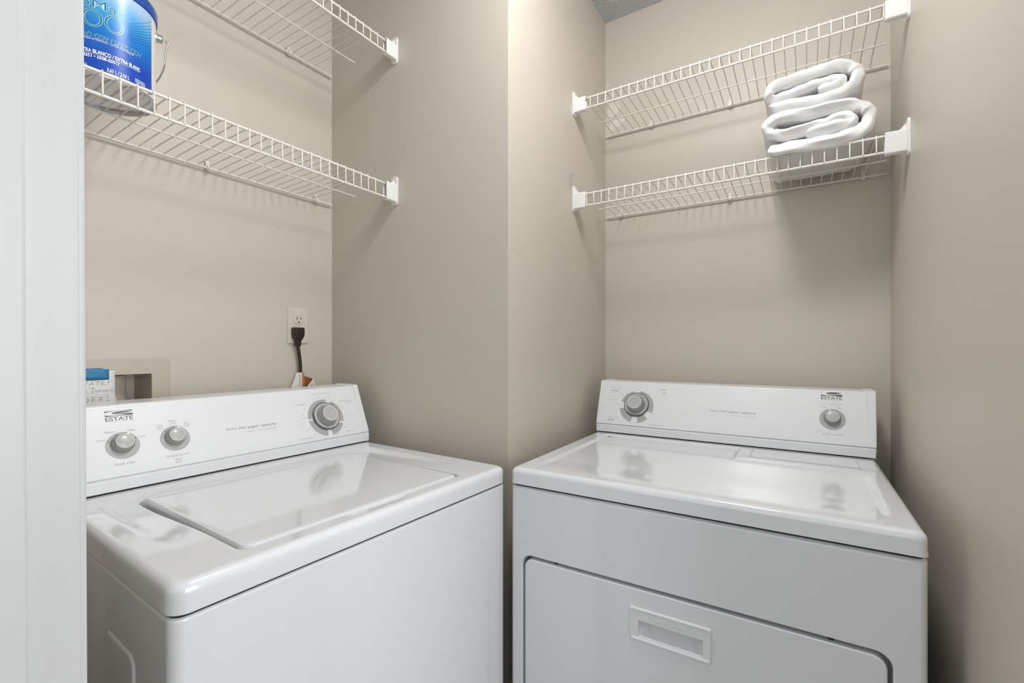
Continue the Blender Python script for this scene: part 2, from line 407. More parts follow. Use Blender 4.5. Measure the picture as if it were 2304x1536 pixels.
def lie(mp, h): return lambda x, y: mp(x, y, h)
def small_knob(parent, mp, c, r0=.0195, r1=.0142, h=.016, nub=80):
    m2 = lambda x, y, z: mp(c[0] + x, c[1] + y, z)
    bm = bmesh.new()
    lathe(bm, [(r0, .0004), (r0, .003), (r0 * .93, .007), (r1 * 1.10, h - .002), (r1 * 1.02, h)], 40, m2, cap1=True)
    a = radians(nub); t = Vector((cos(a), sin(a))); s = Vector((-sin(a), cos(a)))
    pts = [t * (r0 * .99) , t * r1 * .9 + s * .0045, t * r1 * .9 - s * .0045]
    loft(bm, [[m2(p.x, p.y, .004) for p in pts], [m2(p.x * .97, p.y * .97, h + .0004) for p in pts]], True, False, True, 0)
    k = mesh_obj('knob', bm, 'knob', parent, 30); k['label'] = 'round grey selector knob'
    bm = bmesh.new()
    lathe(bm, [(r1 * 1.02, h - .0004), (r1 * 1.02, h + .0006), (r1 * .98, h + .0010), (r1 * .93, h + .0008)], 40, m2, mi=1)
    pts = [t * (r0 * .96), t * r1 * .98 + s * .0036, t * r1 * .98 - s * .0036]
    loft(bm, [[m2(p.x, p.y, h + .0003) for p in pts], [m2(p.x, p.y, h + .0007) for p in pts]], True, False, True, 1)
    lathe(bm, [(r1 * .93, h + .0007)] + [(r1 * .93 * cos(q * pi / 12), h + .0007 + .0022 * sin(q * pi / 12)) for q in range(1, 6)] + [(.0002, h + .0030)], 40, m2)
    mesh_obj('knob_cap', bm, ['knobcap', 'knobrim'], k, 30)
    return k
def timer_knob(parent, mp, c, rs=.039, h=.0255, rk=.0295, rt=.0222):
    m2 = lambda x, y, z: mp(c[0] + x, c[1] + y, z)
    bm = bmesh.new()
    lathe(bm, [(rs, .0006), (rs + .0008, .003), (rs + .0006, .0055), (rs - .0015, .0065)], 56, m2, mi=1)
    lathe(bm, [(rs - .0015, .0065), (rs - .004, .0058), (rk, .0052)], 56, m2, mi=0)
    k = mesh_obj('timer_dial', bm, ['knobcap', 'logo'], parent, 30); k['label'] = 'large grey cycle dial'
    bm = bmesh.new()
    lathe(bm, [(rk, .0050), (rk - .001, .008), (rt + .003, h - .006), (rt + .0004, h - .0008), (rt - .0004, h)], 56, m2, mi=0)
    lathe(bm, [(rt - .0004, h), (rt - .0012, h + .0003), (rt - .0019, h)], 56, m2, mi=2)
    lathe(bm, [(rt - .0019, h), (rt * .5, h - .0008), (.0003, h - .001)], 56, m2, mi=1)
    mesh_obj('knob_grip', bm, ['knob', 'knobcap', 'knobrim'], k, 30)

# ---------------- washer
wash = thing('washing_machine', 'white top loading washing machine with its lid closed, standing left of the dryer', 'washing machine', (0.06102, -0.10017, 0), -0.03509)
WD, WW = -0.660, -0.679          # local extents: depth (x) and width (y)
bm = bmesh.new()
N = dict(nc=6, ns=6)
def wl(i, z, r): return [(x, y, z) for x, y in rrect(WD + i, -i, WW + i, -i, r, **N)]
loft(bm, [wl(.004, .025, .016), wl(.001, .028, .017), wl(.001, .8680, .017), wl(.0018, .8708, .0165), wl(.0034, .8724, .016), wl(.0060, .8728, .015)], True, True, False)
loft(bm, [wl(.0050, .8726, .015), wl(.0050, .886, .015)], True, False, True, 1)  # shade inside the seam, put in as a dark-coloured liner
# pressed panel on the left flank
P = lambda i, d: [(x, WW - d + .001, z) for x, z in rrect(-.236 + i, -.118 - i, .10 + i, .789 - i, .018)]
loft(bm, [P(0, 0), P(.0015, .0015), P(.004, .002), P(.008, .002)], True, False, True)
mesh_obj('cabinet', bm, ['white', 'dark'], wash)
for x in (-.60, -.06):
    for y in (WW + .06, -.06):
        bm = bmesh.new(); lathe(bm, [(.018, 0), (.020, .004), (.012, .010), (.010, .030)], 16, lambda a, b, c, x=x, y=y: (x + a, y + b, c), cap0=True)
        mesh_obj('leveling_foot', bm, 'dark', wash)

bm = bmesh.new()
NS = 48
def R(x0, x1, y0, y1, r, zf):
    return [(x, y, zf(x, y) if callable(zf) else zf) for x, y in rrect(x0, x1, y0, y1, r, 8, NS)]
def sm(t): t = max(0.0, min(1.0, t)); return t * t * (3 - 2 * t)
zt = .914
def skirt(inset, z, r): return R(WD + inset, -inset, WW + inset, -inset, r, z)
loops = [skirt(.012, .884, .012), skirt(.004, .8765, .019), skirt(.0012, .8762, .0215), skirt(.0, .8775, .022), skirt(.0, .898, .022)]
for k in range(1, 7):
    a = k / 6 * pi / 2; loops.append(skirt(.013 * (1 - cos(a)), .901 + .013 * sin(a), .022 - .006 * k / 6))
dep = lambda x: .0098 * sm((-.11 - x) / .28)
loops.append(R(WD + .0132, -.0131, WW + .0132, -.0131, .0158, zt))
for k in range(11):
    t = k / 10; e = sm(t)
    loops.append(R(-.479 + .032 * t, -.0133 - .0015 * t, -.6465 + .0270 * t, -.045 - .026 * t, .046 - .012 * t, lambda x, y, e=e: zt - dep(x) * e))
loops.append(R(-.4462, -.0152, -.616, -.076, .032, lambda x, y: zt - dep(x)))
loops.append(R(-.4450, -.0155, -.608, -.086, .028, lambda x, y: zt - dep(x)))
def lidgap(L, amt):   # finger grip in the front edge of the lid opening
    out = []
    for x, y, z in L:
        if x > -.1: x += amt * .017 * sm((y + .425) / .03) * sm((-.278 - y) / .03)
        out.append((x, y, z))
    return out
floorz = lambda x, y: zt - dep(x)
loops.append(lidgap(R(-.4435, -.0345, -.584, -.1195, .020, floorz), 1))
loops.append(lidgap(R(-.4428, -.0352, -.5832, -.1203, .020, lambda x, y: zt - dep(x) - .0012), 1))
gap = lambda x, y: .886 + .0250 * sm((x + .075) / .035)
loops.append(lidgap(R(-.4425, -.0360, -.5828, -.1207, .020, lambda x, y: min(gap(x, y) + .001, zt - dep(x) - .0014)), .6))
loops.append(R(-.4425, -.0425, -.5760, -.128, .020, gap))
loft(bm, loops, True, False, True)
mesh_obj('top_panel', bm, 'white', wash, 30)

bm = bmesh.new()
LD = lambda i, z, r: [(x, y, z - .0018 * sm((-.40 - x) / .04)) for x, y in rrect(-.4365 + i, -.0420 - i, -.5770 + i, -.1240 - i, r, 8, 24)]
loft(bm, [LD(.004, .8935, .016), LD(0, .8955, .019), LD(0, .9075, .019), LD(.0008, .9110, .018), LD(.0030, .9140, .017), LD(.0065, .9152, .015), LD(.012, .9153, .014)], True, True, True)
lid = mesh_obj('lid', bm, 'white', wash, 30)
for x in (-.395, -.365):
    bm = bmesh.new(); lathe(bm, [(.0024, 0), (.0018, .006), (.0003, .012)], 10, lambda a, b, c, x=x: (x + a, -.5797 + b, .8900 + c), cap0=True)
    mesh_obj('bumper', bm, 'dark', lid)

bm = bmesh.new(); console(bm, -.660, -.0205, (-.5027,), 'W', 0, .005 * -1, .005)
con = mesh_obj('control_console', bm, 'console', wash, 25)
for b0, b1, k0, k1 in ((-.0205, -.003, .004, .0075), (-.660, -.676, -.004, -.0075)):
    bm = bmesh.new(); console(bm, b0, b1, (-.5027,), 'W', .0022, k0, k1); mesh_obj('end_cap', bm, 'whitep', con, 25)
bm = bmesh.new(); box(bm, -.640, -.505, -.668, -.011, .9135, .918); mesh_obj('base_seam', bm, 'dark', con)  # dark strip along the seam under the console
for cc in ((-.5777, .0627), (-.4884, .0625)):
    bm = bmesh.new(); ring_sector(bm, map_w, cc, .001, .0277, 0, 360, .00012, 0, 48)
    mesh_obj('dial_ring', bm, 'grey_ring', con, recalc=False)['label'] = 'grey printed disc around a selector knob'
tc_ = (-.127, .0622)
bm = bmesh.new()
for a0, a1 in ((77, 179), (184, 262), (278, 332), (-21, 59)): ring_sector(bm, map_w, tc_, .030, .0535, a0, a1, .00012, 0)
mesh_obj('dial_ring', bm, 'grey_ring', con, recalc=False)['label'] = 'broken grey printed ring around the cycle dial'
logo(con, map_w, -.599, -.5542, .1254, .1370)
bm = bmesh.new()
tm = lie(map_w, .0002)
t_ = lambda s, x, y, hh, wd=None, al='LEFT', sh=0, bo=.0, mi=0, sp=1.0: text(bm, s, tm, x, y, height=hh, width=wd, shear=sh, bold=bo, align=al, mi=mi, space=sp)
t_('heavy duty', -.3862, .0630, .0072, .0455, sh=.28, bo=-.010)
t_('super capacity', -.3375, .0622, .0064, .0690, bo=.006, sp=1.15)
t_('SEVEN CYCLE COMBINATIONS', -.3401, .0525, .0020, .0720, mi=1)
t_('load size', -.5939, .0236, .0056, .0300, bo=-.004, sp=1.35)
t_('temperature', -.5109, .0230, .0050, .0425, bo=-.004, sp=1.4)
for s, x, y in (('Small', -.6104, .0758), ('Medium', -.5947, .0912), ('Large', -.562, .0912), ('Super', -.5446, .0752)): t_(s, x, y, .0042, None, 'CENTER', .2, mi=1)
for s1, s2, x, y in (('Cold', 'Cold', -.513, .0865), ('Warm', 'Cold', -.488, .0945), ('Hot', 'Cold', -.4632, .0862), ('Wash', 'Rinse', -.490, .0085)):
    t_(s2, x, y, .0040, None, 'CENTER', .1, mi=1); t_(s1, x, y + .0062, .0040, None, 'CENTER', .1, mi=1)
    poly(bm, [tm(x - .005, y + .0052), tm(x + .005, y + .0052), tm(x + .005, y + .0055), tm(x - .005, y + .0055)], 1)
t_('normal', -.2061, .1050, .0046, .0257, mi=1, sp=1.3); t_('permanent', -.0722, .1035, .0042, .0380, mi=1, sp=1.3); t_('press', -.0337, .0970, .0042, .0200, 'RIGHT', mi=1, sp=1.3)
t_('gentle', -.0655, .0115, .0044, .0210, 'CENTER', .15, mi=1, sp=1.3); t_('pre-wash', -.215, .0105, .0046, .0311, mi=1, sp=1.3)
t_('pull start - push stop', -.1509, .1320, .0032, .0538, mi=1)
for a, rr in ((111, .060), (98, .061), (75, .062), (65, .063), (150, .064), (166, .066), (175, .066), (190, .070), (203, .064), (225, .062), (255, .0585), (30, .063), (20, .063), (0, .062), (-14, .062), (-28, .062), (-36, .062), (-70, .0585)):
    t_('off' if abs(a - 75) < 1 or a == 203 or a == -28 else 'Rinse' if a % 2 else 'Spin', tc_[0] + rr * cos(radians(a)), tc_[1] + rr * sin(radians(a)) - .001, .0024, None, 'CENTER', mi=1)
for a in (92, 105, 140, 153, 161, 171, 196, 218, 243, 258, -75, -63, -30, 5, -8, 48, 54): disc(bm, map_w, (tc_[0] + .0465 * cos(radians(a)), tc_[1] + .0465 * sin(radians(a))), .0009, .00028, 2)
for p in ((-.5991, .0738), (-.5863, .0862), (-.5695, .0872), (-.5566, .0745), (-.5045, .0815), (-.4883, .087)): disc(bm, map_w, p, .0011, .00028, 2)
mesh_obj('printed_lettering', bm, ['text', 'text_pale', 'logo'], con, recalc=False, smooth=False)
small_knob(wash, map_w, (-.5777, .0667), nub=68)
small_knob(wash, map_w, (-.4884, .0662), nub=78)
timer_knob(wash, map_w, (-.127, .0655))

# ---------------- dryer
dry = thing('clothes_dryer', 'white front loading clothes dryer with pull-down door, standing right of the washer', 'dryer', (0.07463, -0.10579, 0), 0.01171)
DW, DD = 0.743, 0.700
def xz(x0, x1, z0, z1, r, y, nc=8, ns=1): return [(x, y, z) for x, z in rrect(x0, x1, z0, z1, r, nc, ns)]
bm = bmesh.new()
lp = [xz(.0, DW, .030, .8735, .004, DD), xz(.0, DW, .030, .8735, .004, .014)]
for k in range(1, 6):
    a = k / 5 * pi / 2; i = .012 * (1 - cos(a)); lp.append(xz(i, DW - i, .030 + i, .8735 - i * .6, .006 + i, .014 - .014 * sin(a)))
lp_door = 0
lp += [xz(.0310, .7025, .248, .7195, .026, .0), xz(.0325, .7010, .2495, .7180, .0245, .0010), xz(.0335, .7000, .2505, .7170, .0235, .0035), xz(.0336, .6998, .2507, .7169, .0235, .045)]
loft(bm, lp, True, True, True)
loft(bm, [[(x, y, z) for x, y in rrect(.0055, DW - .0055, .0060, DD - .02, .008)] for z in (.8728, .886)], True, True, True, 1)  # dark liner colours in the shade of the seam under the top
mesh_obj('cabinet', bm, ['white', 'dark'], dry, 30)
for x in (.06, DW - .06):
    for y in (.06, DD - .06):
        bm = bmesh.new(); lathe(bm, [(.018, 0), (.020, .004), (.012, .010), (.010, .033)], 16, lambda a, b, c, x=x, y=y: (x + a, y + b, c), cap0=True)
        mesh_obj('leveling_foot', bm, 'dark', dry)
bm = bmesh.new()
HXA, HXB, HZA, HZB = .2860, .4390, .6085, .6735
loft(bm, [xz(.0400, .6930, .258, .7095, .020, .026), xz(.0385, .6945, .2565, .7105, .0215, .022), xz(.0385, .6945, .2565, .7105, .0215, .0055), xz(.0395, .6935, .2575, .7098, .0205, .0020), xz(.0420, .6910, .260, .7078, .019, .0),
          xz(HXA, HXB, HZA, HZB, .004, .0), xz(HXA + .001, HXB - .001, HZA + .001, HZB - .001, .004, .026)], True, True, False)
door = mesh_obj('door', bm, 'white', dry, 30)
bm = bmesh.new()
IX0, IX1, IZ0, IZ1 = .3030, .4236, .6170, .6485
def hz(x0, x1, z0, z1, r, y, lo=None):
    out = []
    for x, z in rrect(x0, x1, z0, z1, r, 5, 4):
        yy = y
        if lo is not None: yy = y + (lo - y) * (1 - sm((z - z0) / (z1 - z0)))
        out.append((x, yy, z))
    return out
loft(bm, [hz(HXA - .0004, HXB + .0004, HZA - .0004, HZB + .0004, .004, .004), hz(HXA - .0004, HXB + .0004, HZA - .0004, HZB + .0004, .004, -.0015), hz(HXA + .0020, HXB - .0020, HZA + .0020, HZB - .0020, .004, -.0032),
          hz(HXA + .0042, HXB - .0042, HZA + .0042, HZB - .0042, .004, -.0030), hz(HXA + .0065, HXB - .0065, HZA + .0065, HZB - .0065, .003, -.0012),
          hz(IX0 - .0006, IX1 + .0006, IZ0 - .0006, IZ1 + .0006, .0015, -.0012), hz(IX0, IX1, IZ0, IZ1, .0012, -.0002),
          hz(IX0 + .0003, IX1 - .0003, IZ0 + .0005, IZ1 - .0002, .0012, .020, .003), hz(IX0 + .004, IX1 - .004, IZ0 + .004, IZ1 - .0006, .003, .036, .008), hz(IX0 + .012, IX1 - .012, IZ0 + .010, IZ1 - .003, .003, .040, .020)], True, False, True)
text(bm, 'HEAVY DUTY', lambda x, z: (x, -.0011, z), .3355, .6540, height=.0052, width=.056, depth=(0, -.0012, 0))
mesh_obj('handle', bm, 'whitep', door, 30)['label'] = 'recessed pull with raised frame and embossed words'
for x in (.115, .621):
    bm = bmesh.new(); lathe(bm, [(.0036, 0), (.0034, .002), (.0022, .0035), (.0003, .004)], 12, lambda a, b, c, x=x: (x + a * 1.3, .012 + b, .7105 + c)); mesh_obj('bumper', bm, 'dark', door)

bm = bmesh.new()
dup_ = lambda x, y: sm((x - .429) / .013) * sm((y - .352) / .018)
ddep = lambda x, y: .0050 * sm((y - .03) / .12) * (1 - dup_(x, y))
def RD(x0, x1, y0, y1, r, zf): return [(x, y, zf(x, y)) for x, y in rrect(x0, x1, y0, y1, r, 8, 96)]
o_ = lambda inset, z, r: [(x, y, z) for x, y in rrect(inset, DW - inset, inset, DD - inset, r, 8, 96)]
loops = [o_(.012, .886, .010), o_(.005, .8780, .012), o_(.0012, .8768, .0130), o_(-.0010, .8775, .0135), o_(-.0010, .880, .0135), o_(0, .888, .0135), o_(0, .901, .0135)]
for k in range(1, 7):
    a = k / 6 * pi / 2; loops.append(o_(.012 * (1 - cos(a)), .902 + .012 * sin(a), .0135))
loops.append(o_(.0128, zt, .0130)); loops.append(o_(.0145, zt, .0120))
loops.append(RD(.040, .714, .022, .524, .014, lambda x, y: zt))
loops.append(RD(.044, .709, .028, .519, .011, lambda x, y: zt))
loops.append(RD(.0465, .7065, .0305, .5165, .010, lambda x, y: zt - .12 * ddep(x, y)))
loops.append(RD(.0530, .7000, .0350, .5100, .006, lambda x, y: zt - .85 * ddep(x, y)))
loops.append(RD(.058, .695, .038, .506, .0006, lambda x, y: zt - ddep(x, y)))
rows = loft(bm, loops, True, False, False)
# inner field, following the same heights
gx = sorted(set([round(.062 + .0105 * k, 5) for k in range(60)] + [.0584, .6946, .4275, .4305, .4335, .4365, .4395, .4425])); gx = [x for x in gx if .058 < x < .695]
gy = sorted(set([round(.043 + .0125 * k, 5) for k in range(37)] + [.0384, .5056, .352, .355, .358, .361, .364, .367, .370])); gy = [y for y in gy if .038 < y < .506]
tv = [[bm.verts.new((x, y, zt - ddep(x, y))) for x in gx] for y in gy]
for jj in range(len(gy) - 1):
    for ii in range(len(gx) - 1): bm.faces.new((tv[jj][ii], tv[jj][ii + 1], tv[jj + 1][ii + 1], tv[jj + 1][ii]))
# stitch the grid border to the last loop
edge_in = tv[0][:] + [r[-1] for r in tv[1:]] + tv[-1][-2::-1] + [r[0] for r in tv[-2:0:-1]]
es = []
for L in (rows[-1], edge_in):
    for p, q in zip(L, L[1:] + L[:1]):
        e = bm.edges.get((p, q)) or bm.edges.new((p, q)); es.append(e)
bmesh.ops.bridge_loops(bm, edges=es)
poly(bm, [(.052, .032, .9084), (.701, .032, .9084), (.701, .512, .9084), (.052, .512, .9084)])
mesh_obj('top_panel', bm, 'white', dry, 30)
bm = bmesh.new(); box(bm, .4688, .6978, .4120, .5055, .905, .9142, .0003); sc = mesh_obj('lint_screen_slot', bm, 'dark', dry)
bm = bmesh.new(); box(bm, .4697, .6970, .4130, .5060, .9135, .9154, .0009, 3); mesh_obj('lint_screen_cover', bm, 'white', sc)

bm = bmesh.new(); console(bm, .0215, DW - .0205, (.5378,), 'D', 0, -.005, .004)
con = mesh_obj('control_console', bm, 'console', dry, 25)
for b0, b1, k0, k1 in ((.0215, .003, -.004, -.0075), (DW - .0205, DW - .002, .004, .0075)):
    bm = bmesh.new(); console(bm, b0, b1, (.5378,), 'D', .0022, k0, k1); mesh_obj('end_cap', bm, 'whitep', con, 25)
bm = bmesh.new(); box(bm, .010, DW - .010, .540, .680, .9135, .918); mesh_obj('base_seam', bm, 'dark', con)  # dark strip in the seam below the dryer console
bm = bmesh.new()
dc = (.1292, .0655)
for a0, a1 in ((105, 163), (-17 - 2, 83), (-80, -44), (189, 256)): ring_sector(bm, map_d, dc, .030, .0548, a0, a1, .00012)
mesh_obj('dial_ring', bm, 'grey_ring', con, recalc=False)['label'] = 'broken grey printed ring around the cycle dial'
bm = bmesh.new(); ring_sector(bm, map_d, (.6525, .0677), .001, .029, 0, 360, .00012, 0, 48)
mesh_obj('dial_ring', bm, 'grey_ring', con, recalc=False)['label'] = 'grey printed disc around the start knob'
logo(con, map_d, .6285, .6757, .1330, .1468)
bm = bmesh.new(); tm = lie(map_d, .0002)
t_('heavy duty', .3505, .0672, .0068, .0480, sh=.28, bo=-.010)
t_('super capacity', .4010, .0668, .0062, .0725, bo=.006, sp=1.15)
t_('SEVEN CYCLE COMBINATIONS', .4125, .0567, .0022, .0606, mi=1)
t_('auto sensor', .0364, .1250, .0034, .0360, mi=1, sp=1.3); t_('drying', .0372, .1158, .0050, .0225, sh=.2, bo=.004); t_('low heat', .0372, .1088, .0026, .0150, mi=1)
t_('ENERGY PREFERRED', .0365, .0845, .0018, .0260, mi=1); disc(bm, map_d, (.0335, .0855), .0010, .00028, 2)
t_('timed', .1968, .1255, .0048, .0203, bo=.004); t_('dry', .2170, .1170, .0048, None, 'RIGHT', .1, .004); t_('high heat', .2175, .1105, .0024, None, 'RIGHT', mi=1)
t_('auto sensor', .0395, .0232, .0034, .0365, mi=1, sp=1.3); t_('drying', .0400, .0138, .0050, .0225, sh=.2, bo=.004); t_('low heat', .0402, .0072, .0026, .0150, mi=1)
t_('no heat fluff', .1741, .0080, .0046, .0450, bo=-.002, sp=1.35)
for s, x, y in (('OFF', .1249, .1235), ('OFF', .070, .0680), ('OFF', .1803, .0360), ('OFF', .127, .0062)): t_(s, x, y, .0020, None, 'CENTER', bo=.01)
for a, rr, s in ((118, .063, 'LESS DRY'), (145, .063, 'DRY'), (-20, .064, 'WRINKLE'), (173, .066, 'LESS'), (190, .066, 'MORE')): t_(s, dc[0] + rr * cos(radians(a)), dc[1] + rr * sin(radians(a)), .0018, None, 'CENTER', mi=1)
for a in (112, 120, 128, 136, 144, 76, 60, 45, 28, 10, 195, 203, 211, 219, 227, -70, -52): disc(bm, map_d, (dc[0] + .0465 * cos(radians(a)), dc[1] + .0465 * sin(radians(a))), .0009, .00028, 2)
t_('end of cycle signal', .6264, .1095, .0034, .0487, mi=1, sp=1.3); t_('Off', .6359, .0985, .0042, None, 'CENTER', .15, mi=1); t_('On', .6681, .0985, .0042, None, 'CENTER', .15, mi=1)
t_('push to start', .6300, .0250, .0046, .0457, bo=-.002, sp=1.35)
for p in ((.6395, .0925), (.6640, .0925)): disc(bm, map_d, p, .0011, .00028, 2)
mesh_obj('printed_lettering', bm, ['text', 'text_pale', 'logo'], con, recalc=False, smooth=False)
timer_knob(dry, map_d, (.1292, .0725), h=.0285)
small_knob(dry, map_d, (.6525, .0717), r1=.0146, nub=112)

# ------------------------------------------------------------------ wire shelves
WR, RR = .00145, .0031
def shelf(name, label, along, length0, length1, first, n, back, front_top, front_bot, zb, zft, zfb, mid, clips, brackets):
    """along 'y': runs along y against the plane x; 'x': runs along x against the plane y.
    back/front_*/mid: positions across the shelf. brackets: list of (wall position, inward direction)"""
    t = thing(name, label, 'shelf', (0, 0, 0), 0, 'wire closet shelves')
    V = (lambda l, c, z: (c, l, z)) if along == 'y' else (lambda l, c, z: (l, c, z))
    sgn = 1 if front_bot > back else -1
    zd = lambda c: zb + (zft - zb) * (c - back) / (front_top - back)
    org = Vector(V((length0 + length1) / 2, back, zb)); t.location = org
    L = lambda l, c, z: tuple(Vector(V(l, c, z)) - org)
    bm = bmesh.new()
    for k in range(n):
        l = first + k * .0254
        f = front_top
        tube(bm, [L(l, back, zd(back) + .003), L(l, f - sgn * .004, zd(f) + RR + WR), L(l, f + sgn * .0020, zd(f) + RR + WR * .6), L(l, f + sgn * (RR + WR * .7), zd(f) - .001),
                  L(l, front_bot + sgn * (RR + WR * .5), zfb + .001)], WR, 6)
    mesh_obj('deck_wires', bm, 'wire', t, 60)
    e0, e1 = length0, length1
    for nm, c, z, r, a0, a1 in (('back_rail', back, zd(back), RR, e0 + .004, e1 - .004), ('middle_rail', mid, zd(mid) - WR, .0022, e0 + .018, e1 - .018),
                                ('front_rail', front_top, zft, RR, e0 - .0, e1 + .0), ('front_rail', front_bot, zfb, RR, e0 - .0, e1 + .0)):
        bm = bmesh.new(); tube(bm, [L(a0, c, z), L(a1, c, z)], r, 10); mesh_obj(nm, bm, 'wire', t, 50)
    for l in clips:
        bm = bmesh.new(); c = back
        # hook under the rail, rising to a screwed tab on the wall
        prof = [(0.0095, .020), (.0040, .019), (.0042, .006), (-.004, .0062), (-.0062, .000), (-.0045, -.0060), (.0010, -.0078), (.0065, -.0050), (.0095, .004)]
        loft(bm, [[L(l + w_, back - sgn * d, zb + z) for d, z in prof] for w_ in (-.0048, .0048)], True, True, True)
        lathe(bm, [(.0028, 0), (.0024, .0012), (.0004, .0016)], 12, lambda a, b, h, l=l: L(l + a, back - sgn * (.0040 - h), zb + .0135 + b))
        lathe(bm, [(.0044, 0), (.0044, .0035)], 12, lambda a, b, h, l=l: L(l + a, back + sgn * (.0045 + h), zb - .001 + b), cap1=True)
        mesh_obj('wall_clip', bm, 'wire', t, 40)
    for wpos, d in brackets:
        bm = bmesh.new()
        c0 = front_top - sgn * .008; c1 = front_bot + sgn * .0085
        z0, z1 = zfb - .0075, zft + .0065
        # sleeve over the two front rails
        def ring(l, g): return [L(l, c, z) for c, z in rrect(min(c0, c1) + g, max(c0, c1) - g, z0 + g, z1 - g, .005, 4)]
        a = wpos + d * .0052; b = wpos + d * .0455
        loft(bm, [ring(a, 0), ring(b - d * .001, 0), ring(b, .0008), ring(b, .0022), ring(b - d * .010, .0024)], True, True, True)
        # wall plate with ears top and bottom
        pc = c0 - sgn * .003
        pl = rrect(min(pc - sgn * .006, c1 - sgn * .001), max(pc - sgn * .006, c1 - sgn * .001), z0 - .006, z1 + .026, .008, 4)
        loft(bm, [[L(wpos + d * .0002, c, z) for c, z in pl], [L(wpos + d * .0048, c, z) for c, z in pl], [L(wpos + d * .0055, c * .94 + (c0 + c1) / 2 * .06, z * .94 + (z0 + z1 + .02) / 2 * .06) for c, z in pl]], True, True, True)
        # gusset between plate ear and sleeve
        gz = [(wpos + d * .005, z1 + .018), (wpos + d * .005, z1 - .004), (wpos + d * .022, z1 - .002)]
        loft(bm, [[L(l, c0 + sgn * .002, z) for l, z in gz], [L(l, c0 + sgn * .007, z) for l, z in gz]], True, True, True)
        cm = (c0 + c1) / 2
        lathe(bm, [(.0036, 0), (.0034, .0012), (.0012, .0018), (.0003, .0012)], 12, lambda p, q, h, w=wpos, d=d: L(w + d * (.0054 + h), cm + p, z1 + .015 + q))
        mesh_obj('end_bracket', bm, 'bracket', t, 35)
    return t
LB0 = -0.868
y1 = -.0326
shelf('wire_shelf', 'white wire shelf above the washer, the one carrying the paint can', 'y', LB0, y1, -.72069 - .0254 * 5, 30, -.682, -.3865, -.3853, 1.6725, 1.6792, 1.6385, -.548, (-.4165, -.094), [(YA, -1), (YF, 1)])
shelf('wire_shelf', 'empty white wire shelf highest above the washer, cut by the top edge of the photo', 'y', LB0, y1, -.1039 - .0254 * 29, 30, -.682, -.3865, -.3853, 2.1025, 2.1005, 2.067, -.550, (-.188, -.62), [(YA, -1), (YF, 1)])
shelf('wire_shelf', 'empty upper white wire shelf above the dryer, below the textured ceiling', 'x', XB + .0045, XR - .0045, .07853 - .0254, 31, .643, .3665, .3653, 1.990, 1.9990, 1.9663, .530, (.195, .4515), [(XB, 1), (XR, -1)])
shelf('wire_shelf', 'lower white wire shelf above the dryer, holding two folded towels', 'x', XB + .0045, XR - .0045, .0903 - .0254, 31, .643, .3665, .3653, 1.684, 1.6905, 1.6520, .530, (.083, .4515, .800), [(XB, 1), (XR, -1)])

# ------------------------------------------------------------------ towels
def towel(name, label, path, t, t2, y0, y1, yaw, droop, seed, lean=0.0):
    rnd = random.Random(seed)
    C = smooth_path([(x, z, 0) for x, z in path], 7)
    n = len(C)
    # normals in the section plane
    N2 = []
    for i in range(n):
        d = (C[min(i + 1, n - 1)] - C[max(i - 1, 0)]).normalized(); N2.append(Vector((-d.y, d.x, 0)))
    cx = sum(p.x for p in C) / n; zmin = min(p.y for p in C); zmax = max(p.y for p in C)
    ph = [rnd.uniform(0, 6) for _ in range(8)]
    def outline(k, yy):
        A, B = [], []
        for i, (p, q) in enumerate(zip(C, N2)):
            e = min(i, n - 1 - i) / 3.0; tq = t + (t2 - t) * sm((i / n - .50) / .12); tt = tq * k * (1 if e >= 1 else sqrt(max(0.05, 1 - (1 - e) ** 2)))
            wob = .0020 * sin(i * .21 + ph[0] + yy * 9) + .0012 * sin(i * .47 + ph[1] - yy * 17) + .0010 * sin(i * .9 + ph[6] + yy * 31)
            off = Vector((.0018 * sin(yy * 21 + i * .13 + ph[2]), .0016 * sin(yy * 16 + i * .1 + ph[3]), 0))
            A.append(p + off + q * (tt + wob * min(1, k))); B.append(p + off - q * (tt - wob * min(1, k)))
        return A + B[::-1]
    dents = [(.12, .9), (.30, .7), (.42, 1.0), (.60, .6), (.74, .8)]
    rows = []
    ln = y1 - y0; d = .016
    ys = [0, .001, .004, .008, .013, .020] + [.020 + (ln - .040) * k / 10 for k in range(1, 10)] + [ln - .020, ln - .010, ln - .003, ln]
    for yy in ys:
        e = min(1.0, min(yy, ln - yy) / d); k = max(.25, sqrt(max(0, 1 - (1 - e) ** 2)))
        row = []
        for i, p in enumerate(outline(k, yy)):
            h = (p.y - zmin) / (zmax - zmin)
            z = p.y - droop * sm((.035 - yy) / .035) * sm((.5 - h) / .5)
            bulge = .006 * sin(i * .09 + ph[4]) + .004 * sin(i * .23 + ph[5])
            u = (i if i < n else 2 * n - 1 - i) / n
            for c_, a_ in dents:
                g = a_ * math.exp(-((u - c_) / .012) ** 2) * sm(1 - yy / (.03 + .03 * a_))
                z -= .0045 * g * (1 if h > .35 else .3); bulge -= .006 * g
            y = y0 + yy + (p.x - cx) * yaw + bulge * sm(1 - yy / .12) + lean * h
            row.append((p.x, y, z))
        rows.append(row)
    bm = bmesh.new()
    R_ = loft(bm, rows, True, False, False)
    for row, rev in ((R_[0], True), (R_[-1], False)):
        m = len(row) // 2
        for i in range(m - 1):
            a, b, c_, d_ = row[i], row[i + 1], row[2 * m - 2 - i], row[2 * m - 1 - i]
            bm.faces.new((a, b, c_, d_) if rev else (d_, c_, b, a))
    o = mesh_obj(name, bm, 'towel', None, 70)
    md = o.modifiers.new('s', 'SUBSURF'); md.levels = 1; md.render_levels = 1
    return tag(o, label, 'towel', 'folded towels')
